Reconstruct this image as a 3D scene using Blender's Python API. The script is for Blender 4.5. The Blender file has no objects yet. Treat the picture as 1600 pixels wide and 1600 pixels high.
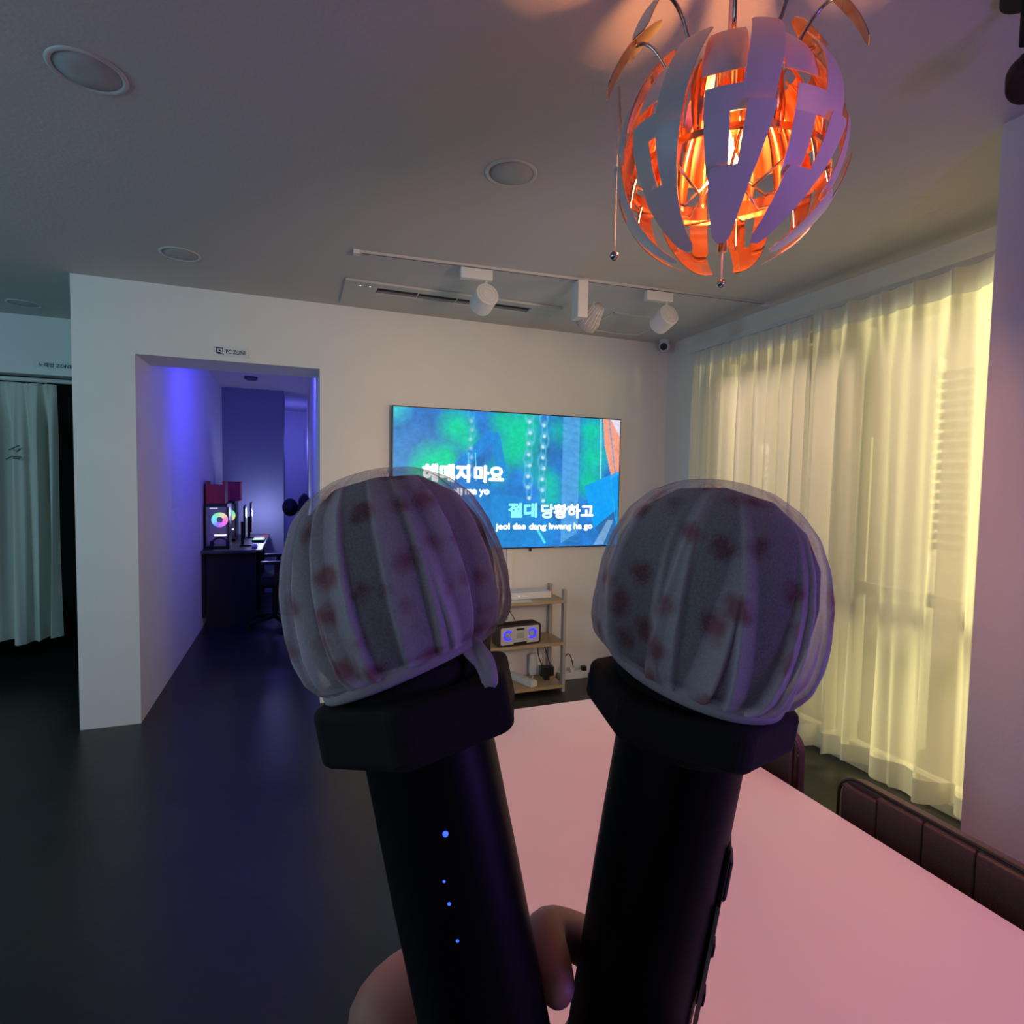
import bpy, bmesh, math, random
import numpy as np
from mathutils import Vector, Matrix
PI = math.pi
S = bpy.context.scene
COL = S.collection
random.seed(7)

# ------------------------------------------------------------------ camera
F, YAW, PITCH, ROLL, HC = 893.0, .3586, .0523, .0172, 1.481
fw = Vector((math.sin(YAW)*math.cos(PITCH), math.cos(YAW)*math.cos(PITCH), -math.sin(PITCH)))
r0 = Vector((math.cos(YAW), -math.sin(YAW), 0)); u0 = r0.cross(fw)
RT = r0*math.cos(ROLL)+u0*math.sin(ROLL); UP = u0*math.cos(ROLL)-r0*math.sin(ROLL)
CP = Vector((0, 0, HC))
cam = bpy.data.cameras.new('camera'); co = bpy.data.objects.new('camera', cam); COL.objects.link(co)
m3 = Matrix((RT, UP, -fw)).transposed().to_4x4(); m3.translation = CP
co.matrix_world = m3
cam.sensor_width = 36; cam.lens = 36*F/1600; cam.clip_start = .01; cam.clip_end = 100
S.camera = co

def dep(x, y, t):                 # a point seen at (x, y), t metres deep
    return CP+(fw+RT*((x-800)/F)-UP*((y-800)/F))*t
def at(x, y, ax, v):
    d = fw+RT*((x-800)/F)-UP*((y-800)/F)
    return CP+d*((v-CP[ax])/d[ax])

# ------------------------------------------------------------------ world, lights, exposure
S.view_settings.view_transform = 'Standard'; S.view_settings.look = 'None'
S.view_settings.gamma = 1; S.view_settings.exposure = -0.18; S.view_settings.use_curve_mapping = False
w = bpy.data.worlds.new('world'); S.world = w; w.use_nodes = True
w.node_tree.nodes['Background'].inputs[0].default_value = (.30, .32, .42, 1)
w.node_tree.nodes['Background'].inputs[1].default_value = .03

def area(name, loc, aim, size, power, col, size_y=None, spread=None):
    l = bpy.data.lights.new(name, 'AREA'); l.energy = power; l.color = col; l.size = size
    if size_y: l.shape = 'RECTANGLE'; l.size_y = size_y
    if spread: l.spread = spread
    o = bpy.data.objects.new(name, l); COL.objects.link(o); o.location = loc
    o.rotation_euler = (Vector(aim)-Vector(loc)).to_track_quat('-Z', 'Y').to_euler(); return o
def point(name, loc, power, col, rad=.03):
    l = bpy.data.lights.new(name, 'POINT'); l.energy = power; l.color = col; l.shadow_soft_size = rad
    o = bpy.data.objects.new(name, l); COL.objects.link(o); o.location = loc; return o

area('cyan_room_light', (-2.9, .9, 2.0), (-1.7, 4.4, 1.2), .9, 37, (.46, .84, 1.0))
point('cyan_ceiling_fill', (-3.2, 2.4, 1.6), 14, (.34, .80, 1.0), .3)  # unseen lamp added to tint the ceiling and left side cyan
area('violet_strip_light', (1.15, -.5, 1.4), (1.1, .8, 1.75), .4, 7.5, (.34, .17, 1.0))
area('pink_table_fill', (1.35, -.2, 2.5), (.85, 1.25, .74), .5, 3.8, (1.0, .30, .34), spread=1.4)  # unseen lamp added to turn the tabletop pink
area('warm_wall_fill', (1.45, .25, 1.6), (.85, 3.9, 1.5), .4, 7.5, (1.0, .70, .44), spread=1.2)  # added fill without a fixture, warms the back wall
point('cool_left_fill', (-.95, -.2, 1.6), 5.2, (.62, .74, 1.0), .2)  # added fill, brightens the left sides of the microphone covers
area('corridor_blue_light', (.0, 4.9, 2.35), (-.6, 8.0, 1.5), .3, 22, (.055, .05, 1.0))
point('corridor_end_fill', (.0, 9.3, 2.0), 12, (.16, .16, 1.0), .15)  # added fill so the deep end of the corridor reads blue
point('desk_glow', (-.42, 7.62, 1.05), 11.0, (.42, .46, 1.0), .05)
area('street_light', (4.3, .5, 1.8), (2.7, 2.3, 1.2), 1.0, 190, (1.0, .90, .42))
area('outside_fill', (4.4, 3.8, 3.6), (2.7, 2.9, 1.0), 1.0, 120, (1.0, .78, .56))  # unseen outdoor lamp added to backlight the farther curtain

# ------------------------------------------------------------------ helpers
def mat(name, col, rough=.6, metal=0., emit=None, es=1., spec=.5, bump=0., bscale=60., mottled=0., mscale=6., coat=0.):
    m = bpy.data.materials.new(name); m.use_nodes = True; nt = m.node_tree
    b = nt.nodes['Principled BSDF']
    b.inputs['Base Color'].default_value = (*col, 1); b.inputs['Roughness'].default_value = rough
    b.inputs['Metallic'].default_value = metal; b.inputs['Specular IOR Level'].default_value = spec
    b.inputs['Coat Weight'].default_value = coat
    if emit: b.inputs['Emission Color'].default_value = (*emit, 1); b.inputs['Emission Strength'].default_value = es
    tc = nt.nodes.new('ShaderNodeTexCoord')
    if bump:
        n = nt.nodes.new('ShaderNodeTexNoise'); n.inputs['Scale'].default_value = bscale; n.inputs['Detail'].default_value = 4
        bp = nt.nodes.new('ShaderNodeBump'); bp.inputs['Strength'].default_value = bump; bp.inputs['Distance'].default_value = .01
        nt.links.new(tc.outputs['Object'], n.inputs['Vector']); nt.links.new(n.outputs[0], bp.inputs['Height'])
        nt.links.new(bp.outputs[0], b.inputs['Normal'])
    if mottled:
        n = nt.nodes.new('ShaderNodeTexNoise'); n.inputs['Scale'].default_value = mscale; n.inputs['Detail'].default_value = 5
        nt.links.new(tc.outputs['Object'], n.inputs['Vector'])
        r = nt.nodes.new('ShaderNodeMapRange'); r.inputs[3].default_value = 1-mottled; r.inputs[4].default_value = 1+mottled
        nt.links.new(n.outputs[0], r.inputs[0])
        mx = nt.nodes.new('ShaderNodeVectorMath'); mx.operation = 'SCALE'; mx.inputs[0].default_value = col
        nt.links.new(r.outputs[0], mx.inputs['Scale']); nt.links.new(mx.outputs[0], b.inputs['Base Color'])
    return m

def cloth(name, col, alpha=.1, trans=.5, attr=None):
    m = bpy.data.materials.new(name); m.use_nodes = True; nt = m.node_tree; nt.nodes.clear()
    out = nt.nodes.new('ShaderNodeOutputMaterial')
    d = nt.nodes.new('ShaderNodeBsdfDiffuse'); t = nt.nodes.new('ShaderNodeBsdfTranslucent'); tr = nt.nodes.new('ShaderNodeBsdfTransparent')
    d.inputs[0].default_value = (*col, 1); t.inputs[0].default_value = (*col, 1)
    m1 = nt.nodes.new('ShaderNodeMixShader'); m1.inputs[0].default_value = trans
    m2 = nt.nodes.new('ShaderNodeMixShader'); m2.inputs[0].default_value = alpha
    nt.links.new(d.outputs[0], m1.inputs[1]); nt.links.new(t.outputs[0], m1.inputs[2])
    nt.links.new(m1.outputs[0], m2.inputs[1]); nt.links.new(tr.outputs[0], m2.inputs[2]); nt.links.new(m2.outputs[0], out.inputs[0])
    return m, nt, d, t, m2

def emat(name, col, s):
    return mat(name, (.02, .02, .02), .5, emit=col, es=s)

def obj(name, bm, m, parent=None, smooth=False, mods=None, bev=0):
    me = bpy.data.meshes.new(name)
    if isinstance(bm, bmesh.types.BMesh):
        bmesh.ops.recalc_face_normals(bm, faces=bm.faces[:]) if not getattr(obj, 'keep', False) else None
        bm.to_mesh(me); bm.free()
    for x in (m if isinstance(m, (list, tuple)) else [m]): me.materials.append(x)
    o = bpy.data.objects.new(name, me); COL.objects.link(o)
    if smooth:
        for p in me.polygons: p.use_smooth = True
    if bev:
        b = o.modifiers.new('bevel', 'BEVEL'); b.width = bev; b.segments = 3; b.limit_method = 'ANGLE'; b.angle_limit = .6
    if parent: o.parent = parent
    return o

def tag(o, label, cat, group=None, kind=None):
    o['label'] = label; o['category'] = cat
    if group: o['group'] = group
    if kind: o['kind'] = kind
    return o
def thing(name, label, cat, loc=(0, 0, 0), rz=0, group=None, mw=None):
    o = bpy.data.objects.new(name, None); COL.objects.link(o); o.empty_display_size = .05
    o.location = loc; o.rotation_euler = (0, 0, rz)
    if mw is not None: o.matrix_world = mw
    return tag(o, label, cat, group)

def box(bm, x0, x1, y0, y1, z0, z1, rot=None, mi=0):
    c = Vector(((x0+x1)/2, (y0+y1)/2, (z0+z1)/2))
    g = bmesh.ops.create_cube(bm, size=1.0)['verts']
    for v in g:
        v.co = Vector((v.co.x*(x1-x0), v.co.y*(y1-y0), v.co.z*(z1-z0)))
        if rot is not None: v.co = rot @ v.co
        v.co += c
    if mi:
        for f in {f for v in g for f in v.link_faces}: f.material_index = mi
    return g
def boxes(*bs):
    bm = bmesh.new()
    for b in bs: box(bm, *b)
    return bm
def cyl(bm, p0, p1, r, r2=None, n=24, cap=True):
    p0, p1 = Vector(p0), Vector(p1); d = p1-p0
    g = bmesh.ops.create_cone(bm, cap_ends=cap, segments=n, radius1=r, radius2=r if r2 is None else r2, depth=d.length)['verts']
    q = d.to_track_quat('Z', 'Y').to_matrix()
    for v in g: v.co = q @ v.co + (p0+p1)/2
    return g
def tube(bm, pts, r, n=10, cap=True):
    pts = [Vector(p) for p in pts]; rings = []
    up = Vector((0, 0, 1))
    for i, p in enumerate(pts):
        d = (pts[min(i+1, len(pts)-1)]-pts[max(i-1, 0)]).normalized()
        a = d.cross(up)
        if a.length < .1: a = d.cross(Vector((1, 0, 0)))
        a.normalize(); b = d.cross(a)
        rr = r[i] if isinstance(r, (list, tuple)) else r
        rings.append([bm.verts.new(p+(a*math.cos(2*PI*k/n)+b*math.sin(2*PI*k/n))*rr) for k in range(n)])
    for i in range(len(rings)-1):
        for k in range(n): bm.faces.new((rings[i][k], rings[i][(k+1) % n], rings[i+1][(k+1) % n], rings[i+1][k]))
    if cap: bm.faces.new(rings[0][::-1]); bm.faces.new(rings[-1])
def arc(p0, p1, p2, n=10):        # quadratic bezier
    p0, p1, p2 = Vector(p0), Vector(p1), Vector(p2)
    return [p0*(1-t)**2+p1*2*t*(1-t)+p2*t*t for t in [i/n for i in range(n+1)]]
def lathe(bm, prof, n=48, c=(0, 0, 0), rf=None, cap=False):
    c = Vector(c); rings = []
    for (r, z) in prof:
        ring = []
        for k in range(n):
            a = 2*PI*k/n; rr = r*(rf(a, z) if rf else 1)
            ring.append(bm.verts.new(c+Vector((rr*math.cos(a), rr*math.sin(a), z))))
        rings.append(ring)
    for i in range(len(rings)-1):
        for k in range(n): bm.faces.new((rings[i][k], rings[i][(k+1) % n], rings[i+1][(k+1) % n], rings[i+1][k]))
    if cap: bm.faces.new(rings[0][::-1]); bm.faces.new(rings[-1])
    return rings
def prism(bm, pts, z0, z1, axis='z', off=0):
    def P(a, b, c):
        return Vector((a, b, c)) if axis == 'z' else Vector((a, c, b)) if axis == 'y' else Vector((c, a, b))
    lo = [bm.verts.new(P(a, b, z0)) for a, b in pts]; hi = [bm.verts.new(P(a, b, z1)) for a, b in pts]
    n = len(pts); bm.faces.new(lo[::-1]); bm.faces.new(hi)
    for i in range(n): bm.faces.new((lo[i], lo[(i+1) % n], hi[(i+1) % n], hi[i]))
def rrect(w_, h_, r, n=6, cx=0, cy=0):
    o = []
    for sx, sy, a0 in ((1, 1, 0), (-1, 1, PI/2), (-1, -1, PI), (1, -1, 1.5*PI)):
        for k in range(n+1):
            a = a0+PI/2*k/n; o.append((cx+sx*(w_/2-r)+r*math.cos(a), cy+sy*(h_/2-r)+r*math.sin(a)))
    return o
FONT = None
def text(name, body, size, m, parent, mw, off=0., ext=.0008, align='LEFT', width=None, sh=0, bold=0, height=None):
    cu = bpy.data.curves.new(name, 'FONT'); cu.body = body; cu.size = size; cu.offset = off; cu.extrude = ext
    cu.align_x = align; cu.resolution_u = 4; cu.shear = sh
    t = bpy.data.objects.new(name+'_c', cu); COL.objects.link(t)
    dg = bpy.context.evaluated_depsgraph_get(); dg.update()
    me = bpy.data.meshes.new_from_object(t.evaluated_get(dg)); me.name = name
    bpy.data.objects.remove(t); me.materials.clear(); me.materials.append(m)
    if width and len(me.vertices):
        xs = [v.co.x for v in me.vertices]; k = width/(max(xs)-min(xs)); x0 = min(xs)
        for v in me.vertices: v.co.x = (v.co.x-x0)*k
    if height:
        ys = [v.co.y for v in me.vertices]; k = height/(max(ys)-min(ys)); y0_ = min(ys)
        for v in me.vertices: v.co.y = (v.co.y-y0_)*k
    o = bpy.data.objects.new(name, me); COL.objects.link(o)
    if bold:
        b2 = bmesh.new()
        for k in range(9):
            n0 = len(b2.verts); b2.from_mesh(me); b2.verts.ensure_lookup_table()
            dx, dy = (0, 0) if k == 8 else (bold*math.cos(k*PI/4), bold*math.sin(k*PI/4))
            for v in b2.verts[n0:]: v.co.x += dx; v.co.y += dy; v.co.z += .00002*k
        b2.to_mesh(me); b2.free()
    if parent: o.parent = parent
    o.matrix_local = mw
    return o
def MW(loc, cols):
    m = Matrix([list(c) for c in cols]).transposed().to_4x4(); m.translation = Vector(loc); return m
def struct(name, bm, m, **k):
    o = obj(name, bm, m, **k); o['kind'] = 'structure'; return o

# ------------------------------------------------------------------ materials
WALL = mat('wall_paint', (.72, .71, .70), .75, bump=.1, bscale=90, mottled=.03)
CEIL = mat('ceiling_paint', (.55, .53, .53), .8, bump=.15, bscale=60)
FLOOR = mat('floor_vinyl', (.018, .018, .019), .34, bump=.1, bscale=25, mottled=.5, mscale=3)
WHITE = mat('white_plastic', (.70, .70, .70), .45)
SATIN = mat('satin_white_metal', (.62, .62, .62), .4)
BLACK = mat('black_plastic', (.008, .008, .009), .38)
MATT = mat('matt_black', (.006, .005, .006), .8)
RUBBER = mat('black_foam_rubber', (.006, .005, .005), .85, bump=.1, bscale=900)
CHROME = mat('dark_chrome', (.45, .42, .42), .18, 1)
WOOD = mat('pale_oak', (.42, .31, .17), .5, mottled=.15, mscale=14)
DARK = mat('dark_void', (.02, .02, .022), .7)
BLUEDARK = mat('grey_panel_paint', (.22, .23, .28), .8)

# ------------------------------------------------------------------ room shell
H = 2.6; D = 3.909; XA = -1.188; XD = -.883; XE = .133; ZD = 2.185; XB = 2.774; TH = .37; D2 = 5.047
struct('floor', boxes((-6, 6.5, -3, 10.6, -.1, 0)), FLOOR)
struct('ceiling', boxes((-6, XB+.2, -3, 10.6, H, H+.1)), CEIL)
struct('wall_back', boxes((XE, XB+.2, D, D+TH, 0, H), (XD, XE, D, D+TH, ZD, H), (XA, XD, D, D+TH, 0, H)), WALL)
struct('wall_corridor_left', boxes((XA, XD, D+TH, 10.3, 0, H)), WALL)
struct('wall_corridor_right', boxes((XE, XE+.15, D+TH, 10.3, 0, H)), WALL)
struct('wall_corridor_end', boxes((XA, XE+.15, 10.3, 10.42, 0, H)), WALL)
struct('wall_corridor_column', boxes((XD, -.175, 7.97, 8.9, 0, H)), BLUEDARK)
struct('wall_far_left', boxes((-6, XA, D2, D2+.15, 2.19, H), (-6, -3.2, D2, D2+.15, 0, 2.19)), WALL)
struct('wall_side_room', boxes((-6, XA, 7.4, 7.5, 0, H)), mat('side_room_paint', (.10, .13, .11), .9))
struct('wall_left', boxes((-6.1, -6, -3, 7.5, 0, H)), WALL)
struct('wall_behind', boxes((-6, XB, -3.1, -3, 0, H)), WALL)
# window wall: opening from Y 1.3 to 3.28, Z .05 to 2.38
struct('wall_right', boxes((XB, XB+.15, 3.28, D, 0, H), (XB, XB+.15, 1.0, 3.28, 2.38, H), (XB, XB+.15, 1.0, 3.28, 0, .05)), WALL)
struct('wall_pillar', boxes((2.026, XB+.15, -3, 1.177, 0, H)), WALL)
WF = mat('window_frame_paint', (.55, .53, .48), .5)
wf = struct('window_1', boxes((XB+.03, XB+.09, 1.18, 1.24, .05, 2.38), (XB+.03, XB+.09, 3.22, 3.28, .05, 2.38),
    (XB+.03, XB+.09, 1.24, 3.22, 2.32, 2.38), (XB+.03, XB+.09, 1.24, 3.22, .05, .11), (XB+.03, XB+.09, 2.20, 2.27, .11, 2.32),
    (XB+.03, XB+.09, 1.24, 3.22, .92, .98)), WF)
g = bpy.data.materials.new('glass'); g.use_nodes = True
gb = g.node_tree.nodes['Principled BSDF']; gb.inputs['Base Color'].default_value = (1, 1, 1, 1); gb.inputs['Roughness'].default_value = .02
gb.inputs['Alpha'].default_value = .12; gb.inputs['Specular IOR Level'].default_value = .6
for (a, b_, c, d) in ((1.24, 2.20, .98, 2.32), (2.27, 3.22, .98, 2.32), (1.24, 2.20, .11, .92), (2.27, 3.22, .11, .92)):
    obj('glass_pane', boxes((XB+.055, XB+.061, a, b_, c, d)), g, wf)
struct('wall_outside', boxes((5.2, 5.3, -1, 6.5, 0, 3.0)), mat('outside_render', (.55, .50, .42), .9, mottled=.1, mscale=2))
for nme, y0, y1, z0, z1, lb in (('roller_shutter', 1.25, 2.15, 1.15, 2.15, 'slatted shutter seen dimly behind the larger sheer curtain'),
                               ('roller_shutter', 2.6, 3.4, .75, 1.75, 'slatted shutter seen dimly behind the farther sheer curtain')):
    bm = bmesh.new(); n = int((z1-z0)/.055)
    for i in range(n): box(bm, 3.3, 3.33, y0, y1, z0+i*.055, z0+i*.055+.036)
    t = thing(nme, lb, 'shutter', (0, 0, 0), group=None)
    obj('slats', bm, mat('shutter_slat', (.35, .33, .33), .4), t)
    obj('shutter_frame', boxes((3.28, 3.35, y0-.04, y0, 0, z1+.05), (3.28, 3.35, y1, y1+.04, 0, z1+.05)), WF, t)

# ------------------------------------------------------------------ sheer curtains
CUR, nt, _, _, _ = cloth('sheer_curtain', (.88, .84, .74), .20, .62)
HEM, _, _, _, _ = cloth('sheer_curtain_doubled', (.78, .76, .70), .02, .26)
def curtain(name, label, y0, y1, zt, zb, xw, npl, seed, m, mh, amp=.045, group=None, axis='x', sway=.0, bands=True, mid=None):
    rnd = random.Random(seed)
    t = thing(name, label, 'curtain', group=group)
    w_ = y1-y0; NY = npl*16; NZ = 40
    ph = [rnd.uniform(-.25, .25) for _ in range(npl+2)]; am = [rnd.uniform(.6, 1.25) for _ in range(npl+2)]
    def X(s, f):   # s along 0..1, f down 0..1
        u = s*npl; i = int(min(u, npl-.001)); fr = u-i
        a = am[i]*(1-fr)+am[i+1]*fr
        pinch = math.exp(-((fr-.5)/.09)**2)
        wv = math.sin(2*PI*(u+ph[i]*(1-fr)+ph[i+1]*fr)*1.0)+.35*math.sin(2*PI*u*.5+ph[i]+f*1.5)+.25*math.sin(2*PI*u*2.3+2*ph[i]*f)
        k = min(1, f*6)
        return amp*(a*wv*(.25+.75*k)*(.8+.4*f)) - .03*pinch*(1-k)
    def mk(name2, f0, f1, mm, dx):
        bm = bmesh.new(); V = []
        nz = max(2, int(NZ*(f1-f0)))
        for j in range(nz+1):
            f = f0+(f1-f0)*j/nz; row = []
            for i in range(NY+1):
                s = i/NY
                yy = y0+w_*s+sway*f*(s-.5)+.012*math.sin(9*s*npl+3*f)*f
                x = xw+X(s, f)+dx; z = zt+(zb-zt)*f+(.02*math.sin(s*npl*2.1) if f > .98 else 0)
                row.append(bm.verts.new((x, yy, z) if axis == 'x' else (yy, x, z)))
            V.append(row)
        for j in range(nz):
            for i in range(NY): bm.faces.new((V[j][i], V[j][i+1], V[j+1][i+1], V[j+1][i]))
        return obj(name2, bm, mm, t, smooth=True)
    if bands:
        mk('header_band', 0, .047, mh, 0); mk('sheer_panel', .047, .955, m, 0); mk('hem', .955, 1, mh, 0)
    else: mk('fabric', 0, 1, m, 0)
    return t
curtain('sheer_curtain', 'farther sheer white curtain, its folds close together beside the room corner', 2.43, 3.45, 2.425, .09, 2.66, 10, 3, CUR, HEM, .034)
curtain('sheer_curtain', 'larger sheer yellow-lit curtain beside the purple pillar', .95, 2.405, 2.425, .075, 2.645, 9, 5, CUR, HEM, .045)
tag(obj('curtain_rail', boxes((2.64, 2.68, .95, 3.46, 2.425, 2.45)), SATIN), 'white curtain rail running above both sheer curtains', 'rail')

# side room curtain, rod, sign
CREAM = mat('cream_curtain', (.58, .60, .54), .9, bump=.2, bscale=200)
c2 = curtain('doorway_curtain', 'thick cream curtain hanging in the doorway at the far left', -3.15, -1.67, 2.14, .245, D2+.12, 13, 11, CREAM, CREAM, .07, axis='y', bands=False)
bm = bmesh.new()
for (x0, z0, x1, z1) in ((14, 703, 30, 696), (9, 718, 17, 714), (17, 713, 33, 714), (26, 706, 32, 702), (20, 716, 31, 717)):
    a = at(x0, z0, 1, D2+.052); b = at(x1, z1, 1, D2+.052); tube(bm, [a, b], .004, 6)
obj('embroidered_sprig', bm, mat('dark_thread', (.05, .08, .08), .9), c2)
bm = bmesh.new(); cyl(bm, (-3.19, D2+.05, 2.155), (XA-.001, D2+.05, 2.155), .016)
tag(obj('curtain_rod', bm, WHITE, smooth=True), 'white rod carrying the cream doorway curtain', 'rod')

INK = mat('sign_ink', (.03, .035, .045), .6)
XZ = ((1, 0, 0), (0, 0, 1), (0, -1, 0))     # text plane facing -Y
s1 = tag(obj('wall_sign', boxes((-.474, -.281, D-.004, D, 2.214, 2.274)), mat('sign_plate', (.66, .67, .72), .5)), 'small grey sign reading PC ZONE above the corridor doorway', 'sign')
text('lettering', 'PC ZONE', .034, INK, s1, MW((-.408, D-.0045, 2.231), XZ), .0006, .0004, width=.112)
bm = boxes((-.462, -.456, D-.006, D-.004, 2.232, 2.262), (-.462, -.424, D-.006, D-.004, 2.258, 2.263), (-.428, -.423, D-.006, D-.004, 2.238, 2.262), (-.462, -.437, D-.006, D-.004, 2.231, 2.236), (-.452, -.42, D-.006, D-.004, 2.224, 2.228))
box(bm, -.446, -.430, D-.006, D-.004, 2.240, 2.248, rot=Matrix.Rotation(.5, 3, 'Y'))
obj('computer_icon', bm, INK, s1)
s2 = tag(obj('wall_sign', boxes((-1.76, -1.50, D2-.004, D2, 2.235, 2.285)), mat('sign_plate_b', (.60, .62, .64), .5)), 'small sign above the cream curtain doorway at the far left', 'sign')
text('lettering', '노래방 ZONE', .034, INK, s2, MW((-1.73, D2-.0045, 2.247), XZ), .0008, .0004, width=.20)

# ------------------------------------------------------------------ ceiling fittings
LENS = mat('unlit_diffuser', (.42, .42, .44), .6)
TRIM = mat('downlight_trim', (.55, .54, .54), .4)
dl = [(-.545, 1.965, 'recessed round downlight nearest the camera, upper left of the ceiling'), (.727, 2.008, 'round downlight in the middle of the ceiling beside the pendant'),
      (-.554, 3.352, 'round downlight above the PC ZONE doorway wall'), (-1.69, 4.72, 'round downlight over the cream doorway curtain')]
for i, (x, y, lb) in enumerate(dl):
    t = thing('ceiling_downlight', lb, 'downlight', (x, y, H), group='unlit round ceiling downlights')
    bm = bmesh.new(); lathe(bm, [(.096, -.0005), (.095, -.003), (.090, -.006), (.084, -.005), (.080, -.0005)], 48)
    obj('trim_ring', bm, TRIM, t, smooth=True)
    bm = bmesh.new(); lathe(bm, [(.080, -.0005), (.080, -.002), (.03, -.003), (.001, -.003)], 40); obj('diffuser', bm, LENS, t, smooth=True)

ac = thing('air_conditioner', 'long white ceiling cassette air conditioner near the television wall', 'air conditioner', (0, 0, 0))
x0, x1, y0, y1 = .25, 1.585, 3.36, 3.82
ra = Matrix.Identity(3)
sx0, sx1, sy0, sy1 = .434, 1.394, 3.430, 3.535
obj('panel', boxes((x0, x1, y0, sy0, H-.014, H), (x0, x1, sy1, y1, H-.014, H), (x0, sx0, sy0, sy1, H-.014, H), (sx1, x1, sy0, sy1, H-.014, H)), mat('ac_panel', (.50, .50, .49), .6), ac, bev=.003)
obj('outlet_slot', boxes((sx0, sx1, sy0, sy1, H-.006, H-.001)), DARK, ac)
obj('louver', boxes((sx0+.005, sx1-.005, sy0+.05, sy0+.09, H-.011, H-.008)), mat('ac_louver', (.10, .10, .14), .4), ac)
for i in (1, 2, 3): obj('divider', boxes((sx0+i*.24-.0015, sx0+i*.24+.0015, sy0, sy1, H-.012, H-.006)), SATIN, ac)
for x in (.335, .39):
    bm = bmesh.new(); cyl(bm, (x, 3.42, H-.016), (x, 3.42, H-.013), .005); obj('indicator_light', bm, emat('indicator', (.9, .95, 1), 1.2), ac)
bm = bmesh.new(); hx0, hx1, hy0, hy1 = 1.93, 2.38, 3.32, 3.77
for b in ((hx0, hx1, hy0, hy0+.012), (hx0, hx1, hy1-.012, hy1), (hx0, hx0+.012, hy0, hy1), (hx1-.012, hx1, hy0, hy1)): box(bm, *b, H-.006, H)
tag(obj('access_hatch_frame', bm, SATIN), 'thin square hatch frame on the ceiling near the security camera', 'hatch')

tA, tB = Vector((.286, 2.952, H)), Vector((2.653, 2.784, H)); td = (tB-tA).normalized(); tn = Vector((-td.y, td.x, 0))
def tmw(p): return MW(p, (td, tn, (0, 0, 1)))
L_ = (tB-tA).length
tr = thing('lighting_track', 'slim white track rail crossing the ceiling with three spotlights on it', 'track', mw=tmw(tA))
obj('rail', boxes((0, L_, -.013, -.005, -.012, 0), (0, L_, .005, .013, -.012, 0)), CEIL, tr)
obj('groove', boxes((.01, L_-.01, -.005, .005, -.011, 0)), DARK, tr)
obj('end_cap', boxes((-.03, 0, -.018, .018, -.02, 0)), WHITE, tr); obj('end_cap', boxes((L_, L_+.03, -.018, .018, -.02, 0)), WHITE, tr)
def spot(x, label, back, kind, drop=.14):
    p = tA+td*x
    t = thing('track_spotlight', label, 'spotlight', mw=tmw(p+Vector((0, 0, -.018))), group='spotlights on the ceiling track')
    if kind == 0:
        obj('adapter', boxes((-.085, .085, -.02, .02, -.055, 0)), WHITE, t, bev=.006)
        bm = bmesh.new(); cyl(bm, (.05, 0, -.055), (.05, 0, -drop+.04), .010); obj('stem', bm, WHITE, t, smooth=True)
        c = Vector((.05, 0, -drop)); b = Vector(back).normalized()
        bm = bmesh.new(); cyl(bm, c-b*.075, c+b*.035, .062, .062, 40)
        obj('lamp_head', bm, WHITE, t, bev=.004)
        bm = bmesh.new()
        q = b.to_track_quat('Z', 'Y').to_matrix()
        lathe(bm, [(.050, .0355), (.050, .0372), (.046, .0372), (.046, .0355)], 40); lathe(bm, [(.030, .0355), (.030, .0365), (.027, .0365), (.027, .0355)], 40)
        for v in bm.verts: v.co = q @ v.co+c
        obj('rim_ring', bm, SATIN, t, smooth=False)
        bm = bmesh.new(); cyl(bm, c-b*.0755, c-b*.074, .052); obj('lens', bm, LENS, t)
    else:
        obj('driver_box', boxes((-.035, .025, -.045, .045, -.20, 0)), WHITE, t, bev=.006)
        c = Vector((.075, 0, -.165)); b = Vector(back).normalized()
        q = b.to_track_quat('Z', 'Y').to_matrix()
        bm = bmesh.new(); lathe(bm, [(.001, -.085), (.058, -.085), (.062, -.08), (.060, -.04), (.030, .055), (.018, .065), (.001, .065)], 40)
        for v in bm.verts: v.co = q @ v.co+c
        obj('lamp_head', bm, mat('spot_grey', (.42, .38, .38), .5), t, smooth=True)
        bm = bmesh.new()
        for k in range(18):
            a = 2*PI*k/18; rr = Matrix.Rotation(a, 3, 'Z')
            vs = [bm.verts.new(q @ (rr @ Vector(pp))+c) for pp in ((.05, -.0018, -.045), (.066, -.0018, -.045), (.036, -.0018, .055), (.02, -.0018, .055), (.05, .0018, -.045), (.066, .0018, -.045), (.036, .0018, .055), (.02, .0018, .055))]
            for f in ((0, 1, 2, 3), (7, 6, 5, 4), (0, 4, 5, 1), (1, 5, 6, 2), (2, 6, 7, 3), (3, 7, 4, 0)): bm.faces.new([vs[i] for i in f])
        obj('cooling_fins', bm, WHITE, t)
        bm = bmesh.new(); tube(bm, [(.02, 0, -.14), c], .009); obj('stem', bm, WHITE, t)
spot(.585, 'white cylinder track spotlight nearest the air conditioner slot', (.14, -.90, .30), 0)
spot(1.175, 'ribbed track spotlight hanging beside its tall white driver box, middle of the track', (.25, -.75, .6), 1)
spot(1.655, 'white cylinder track spotlight nearest the curtains and security camera', (.10, -.93, .30), 0)

sc = thing('security_camera', 'small white dome security camera with black lens in the ceiling corner', 'security camera', tuple(at(1038, 541, 1, 3.80)))
bm = bmesh.new(); bmesh.ops.create_uvsphere(bm, u_segments=32, v_segments=20, radius=.042); obj('housing', bm, WHITE, sc, smooth=True)
zc = H-at(1038, 541, 1, 3.80).z
bm = bmesh.new(); cyl(bm, (0, 0, zc), (0, 0, .02), .038, .034); obj('mount', bm, WHITE, sc, smooth=False)
bm = bmesh.new(); dv = Vector((-.62, -.72, -.28)).normalized(); cyl(bm, dv*.022, dv*.055, .027); obj('lens', bm, BLACK, sc)

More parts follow.
